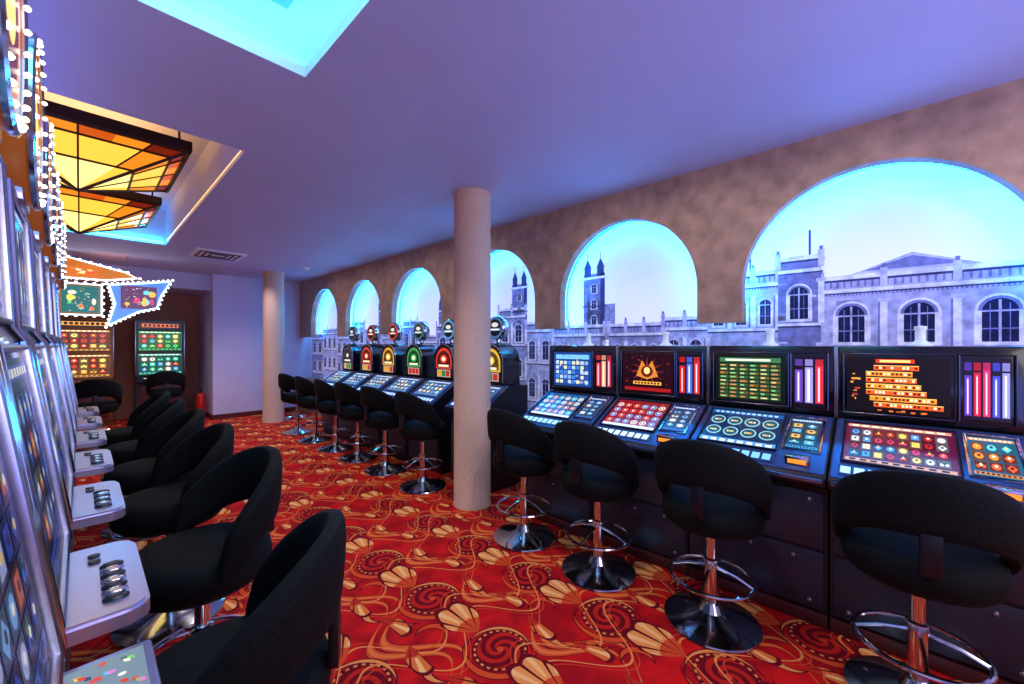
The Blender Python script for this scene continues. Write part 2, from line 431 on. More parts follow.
facade(1.12, 1.5, 1.70, A1, 2, l=2, wh=.18); facade(1.5, 2.05, 1.66, A6, 3, l=2, wh=.18); tower(2.22, .25, 2.34)
mr_(2.1, 1.6, 2.3, 1.9, A2, 1); mr_(1.98, 1.5, 2.12, 1.86, A6, 1); facade(2.1, 2.75, 1.66, A1, 3, l=2, wh=.2)
facade(2.75, 3.15, 1.72, A1, 2, l=2, wh=.22); tower(3.25, .24, 2.34); facade(3.15, 3.6, 1.9, A6, 2, l=3, wh=.2)
y = 3.6
for w, t, c, n in ((.7, 1.66, A1, 3), (.6, 1.75, A6, 2), (.5, 1.6, A1, 2), (.4, 1.85, A2, 2), (.7, 1.68, A1, 3), (.6, 1.75, A6, 3), (.5, 1.9, A1, 2), (.7, 1.7, A6, 3), (.7, 1.8, A1, 3), (.6, 1.7, A2, 2)):
    facade(y, min(y+w, YB), t, c, n, l=2, wh=.2); y += w
tower(4.75, .2, 2.15); tower(6.5, .22, 2.25); tower(8.2, .2, 2.2)
mur = art('wall_mural', None, (XM, Y1m, Z0m), (0, -(Y1m-Y0m), 0), (0, 0, Z1m-Z0m), els, mprint, 0.0008)
tag(mur, 'blue monochrome panorama print of old town buildings behind plaster arches', 'mural')
LED = glow((0, 178, 255), 78.0)
for i, (c, r_) in enumerate(arches):
    rr = r_+0.03; n = 28; lx = WX+TH+.075
    pts = [(lx, c-rr, 1.70)]+[(lx, c-rr*math.cos(PI*k/n), APEX-r_+rr*math.sin(PI*k/n)) for k in range(n+1)]+[(lx, c+rr, 1.70)]
    tube('led_strip', pts, 0.009, LED, mur, 6, False, 'cyan glowing LED strip behind the rim of an arch')
LEDC = glow((80, 220, 255), 16.0)
g = 0.09; z = CZ+0.085
o = tube('led_strip', [(R1[0]-g, R1[1]-g, z), (R1[2]+g, R1[1]-g, z), (R1[2]+g, R1[3]+g, z), (R1[0]-g, R1[3]+g, z)], 0.012, LEDC, None, 6, True)
tag(o, 'cyan LED strip running around the ceiling cove', 'led strip')
panel = box('painted_cove_glow', (R1[0]+.12, R1[1]+.12, CZ+0.2), (R1[2]-.12, R1[3]-.12, CZ+0.235), glow((60, 175, 250), 1.05), None, 0.01)  # emissive sheet: the cove's cyan glow is put into its colour
tag(panel, 'flat cyan emissive sheet standing for the lit cove ceiling', 'painted glow')
o = tube('led_strip', [(R2[0], 7.24, CZ+.02), (R2[2]-.03, 7.24, CZ+.02)], 0.014, glow((30, 190, 255), 40), None, 6)
tag(o, 'cyan LED strip along the end of the deep ceiling recess', 'led strip')
o = tube('led_strip', [(R2[2]-.012, 3.42, CZ+.02), (R2[2]-.012, 7.1, CZ+.02)], 0.005, glow((255, 190, 130), 1.6), None, 6)
tag(o, 'thin warm LED line along the edge of the deep ceiling recess', 'led strip')
# ------------------------------------------------------------------ columns
for i, (cx, cy, cr) in enumerate(((2.455, 2.80, 0.168), (2.50, 8.55, 0.178))):
    o = lathe('column', [(0, 0), (cr+.006, 0), (cr+.006, .012), (cr, .02), (cr, CZ-.02), (cr+.006, CZ-.012), (cr+.006, CZ-.001), (0, CZ-.001)], COLM, None, (cx, cy), 64)
    tag(o, 'round sand-coloured rough plaster column from floor to ceiling', 'column', 'plaster columns')
# ------------------------------------------------------------------ chair
def make_chair():
    r0 = root('swivel_stool', 'black velvet swivel stool with wraparound back and chrome foot', 'chair', group='casino stools')
    prof = [(0, .510), (.17, .510), (.212, .520), (.238, .548), (.245, .588), (.238, .632), (.214, .655), (.17, .665), (0, .670)]
    lathe('seat', prof, FABRIC, r0, (0, 0), 40, 1.0, .98)
    lathe('seat_plate', [(0, .47), (.06, .47), (.14, .495), (.15, .51), (0, .51)], RUBBER, r0, (0, 0), 24)
    bm = bmesh.new(); n = 40; K = 16; rings = []
    for i in range(n+1):
        s = -1+2*i/n; ph = s*math.radians(96)
        e = abs(s)
        k = max(0.0, math.cos(e*PI/2))
        zt = .69+.305*(k**0.62 if k > 0 else 0); zb = .755-.17*(e**2.2)
        zt = max(zt, zb+.05)
        th = .031*(1-.3*e**6)
        if e > .97: zt -= .02; zb += .005
        ring = []
        for q in range(K):
            a = 2*PI*q/K
            ca, sa = math.cos(a), math.sin(a)
            dr = th*math.copysign(abs(ca)**.6, ca); dz = (zt-zb)/2*math.copysign(abs(sa)**.55, sa)
            zz = (zt+zb)/2+dz
            rad = .230+dr+.06*max(0, zz-.66)
            ring.append(bm.verts.new((rad*1.06*math.sin(ph), rad*1.0*math.cos(ph), zz)))
        rings.append(ring)
    for A, B in zip(rings[:-1], rings[1:]):
        for q in range(K): bm.faces.new([A[q], A[(q+1) % K], B[(q+1) % K], B[q]])
    bm.faces.new(rings[0][::-1]); bm.faces.new(rings[-1])
    bmesh.ops.recalc_face_normals(bm, faces=bm.faces[:])
    finish('backrest', bm, FABRIC, r0, True)
    bm = bmesh.new(); add_box(bm, (-.03, .236, .62), (.03, .262, .78), .006)
    finish('bracket', bm, mat('dark_steel', (50, 52, 62), .4, .9), r0, True, 'dark steel bracket joining seat and back')
    lathe('base', [(0, 0), (.225, 0), (.235, .006), (.232, .014), (.19, .028), (.11, .045), (.06, .062), (.045, .09), (.04, .10), (0, .10)], CHROME, r0, (0, 0), 48, label='polished chrome disc foot')
    lathe('pole', [(0, .09), (.032, .09), (.032, .30), (.038, .305), (.038, .33), (.025, .335), (.025, .47), (0, .47)], CHROME, r0, (0, 0), 24)
    bm = bmesh.new()
    add_tube(bm, [(.20*math.cos(2*PI*k/40), .20*math.sin(2*PI*k/40), .235) for k in range(40)], .010, 8, True)
    for a in (0, PI/2, PI, 3*PI/2):
        add_tube(bm, [(.03*math.cos(a), .03*math.sin(a), .29), (.12*math.cos(a), .12*math.sin(a), .27), (.20*math.cos(a), .20*math.sin(a), .235)], .008, 6)
    finish('footrest', bm, CHROME, r0, True, 'chrome footrest ring')
    return r0
ch0 = make_chair()
def face(dx, dy): return math.atan2(dx, -dy)
ch0.location = (2.27, 0.69, 0); ch0.rotation_euler = (0, 0, face(1, .06))
chairs = [((2.27, 1.37), (1, 0)), ((2.29, 2.02), (1, -.05)), ((2.32, -.08), (1, .1)),
          ((2.40, 3.50), (1, 0)), ((2.42, 4.28), (1, .1)), ((2.43, 4.98), (1, 0)), ((2.44, 5.66), (1, -.1)), ((2.44, 6.40), (1, 0)), ((2.46, 7.2), (1, .2)),
          ((.24, 1.19), (-.86, .50)), ((.33, 2.00), (-1, -.15)), ((.33, 2.80), (-1, -.1)), ((.33, 3.6), (-1, 0)), ((.33, 4.4), (-1, .1)), ((.33, 5.2), (-1, 0)),
          ((.13, 8.0), (0, 1)), ((1.05, 9.55), (.05, 1))]
for (x, y), d in chairs:
    dup(ch0, (x, y, 0), face(*d))
# ------------------------------------------------------------------ screens content
def sprinkle(e, n, pal, x0=.04, y0=.04, x1=.96, y1=.96, s=1.1, l=4):
    for k in range(n):
        x = random.uniform(x0, x1-.06); y = random.uniform(y0, y1-.05)
        e.append(R(x, y, x+random.uniform(.015, .06), y+random.uniform(.012, .035), random.choice(pal)+(s,), l))
    return e
def scr_reels(bg, pal, nx=5, ny=3, border=(240, 190, 80), s=1.3):
    e = [R(0, 0, 1, 1, bg+(.8,), 0), R(.02, .03, .98, .1, border+(s*.7,), 1), R(.02, .9, .98, .97, border+(s*.7,), 1)]
    for q in range(9): e.append(R(.06+.1*q, .915, .13+.1*q, .955, (255, 250, 230, s), 2)); e.append(R(.06+.1*q, .045, .12+.1*q, .085, (40, 10, 20, .8), 2))
    for i in range(nx):
        for j in range(ny):
            x0 = .05+.9*i/nx; y0 = .14+.72*j/ny; w = .9/nx*.9; h = .72/ny*.9
            c = random.choice(pal)
            e.append(R(x0, y0, x0+w, y0+h, tuple(int(v*.4) for v in c)+(s,), 1))
            t = random.randint(0, 3); cx = x0+w/2; cy = y0+h/2
            if t == 0: e.append(E(cx, cy, w*.36, h*.38, c+(s,), 2, 10))
            elif t == 1: e.append(P([(cx-w*.38, cy), (cx, cy-h*.42), (cx+w*.38, cy), (cx, cy+h*.42)], c+(s,), 2))
            elif t == 2: e.append(R(cx-w*.34, cy-h*.36, cx+w*.34, cy+h*.36, c+(s,), 2))
            else:
                for q in (-.2, .2): e.append(E(cx+q*w, cy-h*.1, w*.18, h*.2, c+(s,), 2, 8))
                e.append(R(cx-w*.03, cy, cx+w*.03, cy+h*.4, (90, 200, 90, s), 2))
            e.append(E(cx, y0+h*.55, w*.14, h*.16, random.choice([(255, 250, 220), (60, 20, 40), (255, 210, 90)])+(s,), 3, 6))
    return e
def scr_ovals():
    e = [R(0, 0, 1, 1, (14, 44, 96, .9), 0), R(.0, .0, 1, .12, (90, 160, 230, 1.1), 1), R(0, .88, 1, 1, (30, 90, 170, 1.0), 1)]
    sprinkle(e, 50, [(30, 80, 150), (40, 100, 170), (24, 60, 120)], s=.9, l=1)
    for i in range(4):
        for j in range(2):
            e.append(E(.14+.24*i, .34+.33*j, .105, .135, (150, 215, 225, 1.0), 2, 18)); e.append(E(.14+.24*i, .34+.33*j, .085, .105, (36, 80, 110, 1.0), 3, 18))
            for q in range(4): e.append(R(.09+.24*i+.025*q, .31+.33*j, .107+.24*i+.025*q, .36+.33*j, random.choice([(230, 225, 140), (240, 250, 250), (240, 180, 80)])+(1.2,), 4))
    for i in range(8): e.append(R(.04+.12*i, .02, .12+.12*i, .09, (220, 235, 255, 1.3), 2))
    for i in range(12): e.append(R(.05+.075*i, .91, .10+.075*i, .96, (170, 220, 255, 1.2), 2))
    return e
def scr_bars(cols):
    e = [R(0, 0, 1, 1, (30, 20, 50, .6), 0)]
    n = len(cols)
    for i, c in enumerate(cols):
        x0 = (i+.12)/n; x1 = (i+.88)/n; top = .72+.05*(i % 3)
        e.append(R(x0, .06, x1, top, c+(1.1,), 1)); e.append(R(x0+.22/n, .08, x1-.3/n, top-.04, tuple(min(255, v+70) for v in c)+(1.2,), 2))
        e.append(R(x0+.3/n, .1, x0+.4/n, top-.07, (255, 240, 255, 1.4), 3))
        e.append(R(x0, .80, x1, .93, c+(.7,), 1))
    return e
def scr_pay():
    e = [R(0, 0, 1, 1, (18, 10, 14, .7), 0)]
    rows = [(.28, .72), (.2, .66), (.2, .70), (.2, .74), (.2, .79), (.24, .88), (.28, .94)]
    for j, (x0, x1) in enumerate(rows[::-1]):
        y0 = .09+.112*j
        cc = (250, 150, 40, 1.25) if j % 2 else (240, 96, 26, 1.15)
        e.append(R(x0, y0, x1, y0+.088, cc, 1)); e.append(R(x0, y0+.074, x1, y0+.086, (255, 210, 110, 1.3), 2))
        k = int((x1-x0)*26)
        for q in range(k):
            if random.random() < .78: e.append(R(x0+.02+q*(x1-x0)/k*.95, y0+.022, x0+.02+q*(x1-x0)/k*.95+(x1-x0)/k*.62, y0+.062, random.choice([(255, 245, 190, 1.6), (120, 20, 10, .8)]), 2))
    e.append(R(.3, .89, .68, .96, (240, 60, 30, 1.1), 1)); e.append(R(.34, .905, .64, .945, (255, 220, 120, 1.5), 2))
    sprinkle(e, 12, [(200, 60, 40), (250, 170, 70)], .03, .2, .17, .8); sprinkle(e, 8, [(240, 120, 50)], .3, .01, .9, .08)
    return e
def scr_table(bg, c1, c2):
    e = [R(0, 0, 1, 1, bg+(.8,), 0), R(.06, .84, .94, .94, c1+(1.0,), 1), R(.15, .87, .8, .91, (255, 255, 230, 1.4), 2)]
    for j in range(9):
        for i in range(6):
            y0 = .05+.086*j; x0 = .06+.148*i
            e.append(R(x0, y0, x0+.135, y0+.066, (c1 if (i+j) % 3 else c2)+(.45,), 1))
            e.append(R(x0+.015, y0+.018, x0+.06+.05*random.random(), y0+.045, random.choice([(255, 240, 170), (150, 230, 140), (240, 150, 90)])+(1.0,), 2))
    return e
def scr_emblem():
    e = [R(0, 0, 1, 1, (44, 10, 22, .8), 0), R(.04, .04, .96, .12, (180, 30, 30, 1), 1)]
    sprinkle(e, 60, [(120, 24, 30), (90, 20, 60), (150, 50, 30), (60, 20, 80)], s=1.0, l=0.5)
    for k in range(12):
        a = 2*PI*k/12; e.append(P([(.5+.05*math.cos(a+.3), .54+.07*math.sin(a+.3)), (.5+.34*math.cos(a), .54+.38*math.sin(a)), (.5+.05*math.cos(a-.3), .54+.07*math.sin(a-.3))], (190, 54, 30, 1.0), 1))
    e += [P([(.28, .42), (.4, .82), (.5, .62), (.6, .82), (.72, .42), (.5, .34)], (226, 140, 50, 1.1), 2), E(.5, .54, .12, .15, (120, 30, 30, 1), 3), E(.5, .56, .06, .09, (255, 220, 130, 1.4), 4), R(.22, .2, .78, .28, (250, 190, 80, 1.2), 3)]
    for q in range(8): e.append(R(.25+.065*q, .215, .295+.065*q, .265, (120, 20, 20, 1), 4))
    return e
def scr_blue():
    e = [R(0, 0, 1, 1, (26, 70, 150, 1.0), 0), R(.06, .8, .94, .93, (120, 190, 250, 1.3), 1)]
    sprinkle(e, 40, [(60, 120, 210), (20, 50, 130), (120, 180, 240)], s=1.0, l=0.5)
    for j in range(5):
        for i in range(8): e.append(R(.06+.11*i, .08+.14*j, .145+.11*i, .18+.14*j, random.choice([(200, 225, 255), (70, 140, 230), (240, 240, 200), (140, 190, 255), (40, 90, 190)])+(1.0,), 1))
    sprinkle(e, 30, [(255, 255, 255), (20, 40, 110), (250, 200, 120)], s=1.1, l=2)
    return e
def scr_buttons(bg, pal):
    e = [R(0, 0, 1, 1, bg+(.9,), 0)]
    sprinkle(e, 50, [tuple(int(v*.6) for v in bg), tuple(min(255, v+50) for v in bg)], s=.9, l=0.5)
    for j in range(4):
        for i in range(6):
            e.append(E(.1+.16*i, .2+.2*j, .062, .075, random.choice(pal)+(1.1,), 1, 12)); e.append(E(.1+.16*i, .2+.2*j, .04, .048, tuple(int(v*.8) for v in bg)+(1,), 2, 10)); e.append(E(.1+.16*i, .2+.2*j, .022, .027, (255, 255, 255, 1.2), 3, 8))
    e.append(R(.02, .0, .98, .1, (220, 230, 255, 1.2), 1))
    return e
# ------------------------------------------------------------------ right machines
SIGX = 2.60
def video_machine(yc, label, up, side, low, lowside, btn):
    r0 = root('slot_machine', label, 'slot machine', (SIGX, yc, 0), -PI/2, 'video slot machines along the mural wall')
    W = .343
    bm = bmesh.new()
    add_prism(bm, [(.03, .0), (.03, .07), (0, .08), (0, .71), (-.09, .745), (-.10, .79), (-.09, .802), (.37, 1.03), (.67, 1.03), (.67, 0)], -W, W, 0, .004)
    finish('cabinet', bm, BODY, r0, True)
    box('plinth', (-W, -.005, 0), (W, .03, .068), PLINTH, r0, .003, 'maroon kick plate')
    bm = bmesh.new()
    add_box(bm, (-W+.015, -.012, .40), (W-.015, .0, .69), .005)
    finish('upper_door', bm, DOOR, r0, True)
    bm = bmesh.new(); add_box(bm, (-W+.015, -.012, .09), (W-.015, .0, .385), .005)
    finish('lower_door', bm, DOOR, r0, True)
    for (lx, lz) in ((-.27, .65), (.27, .65), (0, .34), (-.27, .13), (.27, .13), (-.08, .43), (.2, .34)):
        bm = bmesh.new(); add_lathe(bm, [(0, 0), (.009, 0), (.009, .006), (.004, .009), (0, .009)], seg=14)
        o = finish('lock', bm, STEEL, r0, True); o.location = (lx, -.012, lz); o.rotation_euler = (PI/2, 0, 0)
    bm = bmesh.new()
    for k in range(5): add_box(bm, (-.06, -.016, .50+k*.022), (.06, -.011, .509+k*.022))
    finish('speaker_grille', bm, RUBBER, r0)
    o0 = Vector((-W+.008, -.088, .805)); vv = Vector((0, .455, .2256)); uu = Vector((2*W-.016, 0, 0))
    art('console_fascia', r0, o0, uu, vv, [R(0, 0, 1, 1, SLOPE, 0)])
    nrm = uu.cross(vv).normalized()
    def sub(a0, b0, a1, b1, lift=.004): return (o0+uu*a0+vv*b0+nrm*lift, uu*(a1-a0), vv*(b1-b0))
    def frame(nm, a0, b0, a1, b1, t, m, lift=.006):
        O, U, V = sub(a0, b0, a1, b1, 0); bm = bmesh.new()
        pts = [O, O+U, O+U+V, O+V]
        add_tube(bm, [p+nrm*lift for p in pts], t, 6, True); finish(nm, bm, m, r0, True)
    O, U, V = sub(.06, .27, .66, .93); art('touch_screen', r0, O, U, V, low)
    frame('screen_bezel', .052, .255, .668, .945, .009, mat('bezel_dark', (50, 54, 72), .2, .8))
    O, U, V = sub(.72, .34, .94, .90); art('side_screen', r0, O, U, V, lowside)
    frame('side_bezel', .708, .32, .952, .92, .008, CHROME)
    O, U, V = sub(.04, .05, .68, .2)
    e = [R(0, 0, 1, 1, (30, 50, 110, .8), 0)]
    for i in range(8): e.append(R(.02+.12*i, .2, .11+.12*i, .85, btn+(1.5,), 1))
    art('button_strip', r0, O, U, V, e)
    O, U, V = sub(.74, .04, .92, .25); bm = bmesh.new()
    c_ = O+U/2+V/2
    add_box(bm, (c_.x-.055, c_.y-.035, c_.z-.02), (c_.x+.055, c_.y+.03, c_.z+.03), .008)
    finish('bill_acceptor', bm, CHROME, r0, True, 'chrome bill acceptor')
    art('bill_slot', r0, (c_.x-.04, c_.y-.0358, c_.z-.008), (.08, 0, 0), (0, 0, .022), [R(0, 0, 1, 1, (255, 140, 50, 1.4), 0)])
    box('console_edge', (-W+.01, -.106, .762), (W-.01, -.097, .785), mat('console_edge', (120, 140, 190), .2, .9), r0, .003)
    box('display_housing', (-W, .385, 1.035), (W, .67, 1.445), BLACK, r0, .012)
    fy = .384
    art('upper_screen', r0, (-W+.045, fy, 1.085), (.40, 0, 0), (0, 0, .30), up)
    art('upper_side_screen', r0, (.145, fy, 1.085), (.15, 0, 0), (0, 0, .30), side)
    bm = bmesh.new()
    for (x0, x1) in ((-W+.03, -W+.46), (.13, .31)):
        add_tube(bm, [(x0, fy-.004, 1.07), (x1, fy-.004, 1.07), (x1, fy-.004, 1.40), (x0, fy-.004, 1.40)], .005, 6, True)
    finish('display_bezel', bm, mat('bezel_mid', (70, 74, 95), .2, .8), r0, True)
    for s in (-1, 1): box('side_trim', (s*W-.0035, .375, 1.03), (s*W+.0035, .40, 1.44), STEEL, r0, .001)
    lathe('status_light', [(0, 1.445), (.05, 1.445), (.05, 1.452), (.03, 1.465), (.022, 1.475), (.022, 1.53), (.026, 1.535), (.026, 1.55), (.0, 1.556)], mat('lamp_plastic', (200, 210, 230), .12, 0, emi=.35), r0, (0, .50), 16, label='small clear status lamp on top of the cabinet')
    return r0
pal1 = [(250, 210, 80), (230, 60, 60), (80, 200, 240), (120, 220, 120), (240, 120, 220), (250, 250, 240)]
video_machine(-.1175, 'black slot machine with orange pay table and red card touch screen', scr_pay(),
    scr_bars([(100, 60, 190), (210, 30, 60), (220, 50, 110), (70, 80, 225), (160, 160, 240)]),
    scr_reels((110, 20, 70), [(220, 60, 120), (250, 220, 120), (90, 160, 240), (240, 240, 250), (200, 40, 60)], 8, 4, (250, 190, 150), 1.1),
    scr_reels((20, 110, 150), [(250, 150, 60), (90, 220, 240), (240, 100, 50)], 3, 3, (250, 160, 60), 1.2), (170, 210, 255))
video_machine(.5775, 'black slot machine with green number table and blue oval touch screen', scr_table((18, 30, 26), (70, 130, 80), (150, 130, 60)),
    scr_bars([(110, 70, 190), (170, 160, 240), (220, 50, 70)]), scr_ovals(), scr_reels((20, 60, 110), [(90, 190, 230), (240, 200, 120)], 2, 4, (90, 180, 240), 1.0), (120, 190, 255))
video_machine(1.2725, 'black slot machine with gold emblem display and red button screen', scr_emblem(), scr_bars([(220, 30, 30), (80, 110, 230), (220, 50, 50)]),
    scr_buttons((150, 24, 40), [(250, 220, 210), (250, 90, 70), (120, 170, 250)]), scr_reels((20, 60, 140), [(120, 190, 250), (230, 240, 255)], 2, 4, (90, 150, 240), 1.0), (200, 225, 255))
video_machine(1.9675, 'black slot machine with bright blue display beside a gap', scr_blue(), scr_bars([(230, 50, 50), (240, 180, 140), (190, 50, 70)]),
    scr_buttons((30, 90, 160), [(250, 240, 210), (120, 230, 250), (240, 150, 90)]), scr_reels((20, 50, 120), [(120, 190, 250), (230, 240, 255)], 2, 4, (90, 150, 240), 1.0), (160, 220, 255))
# ------------------------------------------------------------------ arch-top machines
def arch_machine(yc, colr, label, dial):
    r0 = root('reel_machine', label, 'slot machine', (2.73, yc, 0), -PI/2, 'round-topped slot machines past the column')
    W = .31
    bm = bmesh.new()
    add_prism(bm, [(.03, .0), (.03, .07), (0, .08), (0, .70), (-.09, .74), (-.09, .79), (.28, 1.02), (.56, 1.02), (.56, 0)], -W, W, 0, .004)
    finish('cabinet', bm, BODY, r0, True)
    box('door', (-W+.02, -.012, .10), (W-.02, 0, .67), DOOR, r0, .005)
    o0 = Vector((-W+.01, -.088, .797)); uu = Vector((2*W-.02, 0, 0)); vv = Vector((0, .365, .227)); nrm = uu.cross(vv).normalized()
    art('console_fascia', r0, o0, uu, vv, [R(0, 0, 1, 1, SLOPE, 0)])
    art('touch_screen', r0, o0+uu*.12+vv*.3+nrm*.003, uu*.76, vv*.62, scr_reels((60, 120, 200), [(190, 225, 255), (120, 180, 250), (250, 240, 220)], 5, 3, (150, 200, 250), 1.1))
    art('button_strip', r0, o0+uu*.08+vv*.06+nrm*.003, uu*.84, vv*.16, [R(0, 0, 1, 1, (40, 70, 150, 1), 0)]+[R(.03+.12*i, .2, .11+.12*i, .8, (190, 220, 255, 1.4), 1) for i in range(8)])
    def archpts(w, z0, zs, n=14): return [(-w, z0)]+[(-w*math.cos(PI*k/n), zs+w*math.sin(PI*k/n)) for k in range(n+1)]+[(w, z0)]
    bm = bmesh.new(); pts = archpts(.20, 1.02, 1.27)
    A = [bm.verts.new((x, .30, z)) for x, z in pts]; B = [bm.verts.new((x, .55, z)) for x, z in pts]
    bm.faces.new(A[::-1]); bm.faces.new(B)
    for i in range(len(pts)): bm.faces.new([A[i], A[(i+1) % len(pts)], B[(i+1) % len(pts)], B[i]])
    bmesh.ops.recalc_face_normals(bm, faces=bm.faces[:]); finish('display_housing', bm, BLACK, r0)
    tube('arch_trim', [(x, .298, z) for x, z in archpts(.188, 1.05, 1.27)], .009, CHROME, r0, 6, False, 'chrome arch trim')
    def ell(l, w, z0, zs, c): return P([((x+.25)/.5, (z-1.0)/.5) for x, z in archpts(w, z0, zs)], c, l)
    dk = tuple(int(v*.35) for v in colr)
    e = [ell(0, .175, 1.05, 1.26, (40, 14, 20, .7)), ell(1, .155, 1.16, 1.26, colr+(.9,)), ell(2, .13, 1.18, 1.25, dk+(1,)), R(.24, .12, .76, .30, (200, 190, 175, .8), 2)]
    for q in range(3): e.append(R(.27+.16*q, .14, .41+.16*q, .28, random.choice([(200, 40, 40), (40, 130, 60), (230, 160, 40)])+(1.0,), 3))
    e += [E(.5, .56, .13, .10, colr+(1.3,), 3), E(.5, .56, .07, .05, (255, 250, 200, 1.3), 4), R(.30, .37, .70, .42, (250, 235, 200, 1.2), 4)]
    art('reel_window', r0, (-.25, .297, 1.0), (.5, 0, 0), (0, 0, .5), e)
    cz = 1.64
    lathe('topper_neck', [(0, 1.45), (.06, 1.45), (.03, 1.48), (.03, 1.53), (0, 1.53)], CHROME, r0, (0, .42), 16)
    bm = bmesh.new(); add_lathe(bm, [(0, -.05), (.12, -.05), (.135, -.03), (.135, .03), (.12, .05), (0, .05)], seg=32)
    o = finish('round_topper', bm, CHROME, r0, True, 'chrome round topper'); o.location = (0, .42, cz); o.rotation_euler = (PI/2, 0, 0)
    e = [E(.5, .5, .46, .46, dial+(.9,), 0, 28), E(.5, .5, .36, .36, (16, 20, 30, .5), 1, 24), E(.5, .62, .20, .10, (230, 225, 220, 1.0), 2), R(.18, .36, .82, .48, dial+(1.2,), 2), R(.24, .39, .76, .45, (250, 240, 230, 1.1), 3)]
    art('topper_face', r0, (-.13, .368, cz-.13), (.26, 0, 0), (0, 0, .26), e)
    return r0
ams = [(3.16, (240, 190, 60), (70, 110, 160)), (3.98, (230, 60, 50), (90, 150, 200)), (4.63, (60, 170, 90), (60, 110, 130)), (5.28, (240, 170, 60), (200, 60, 50)), (5.93, (220, 60, 40), (170, 60, 50)), (6.58, (70, 60, 90), (50, 70, 110))]
nm = {0: 'yellow', 1: 'red', 2: 'green', 3: 'amber', 4: 'red', 5: 'dark'}
for i, (yc, c, d) in enumerate(ams):
    arch_machine(yc, c, 'dark slot machine with %s arched window and round chrome topper' % nm[i], d)
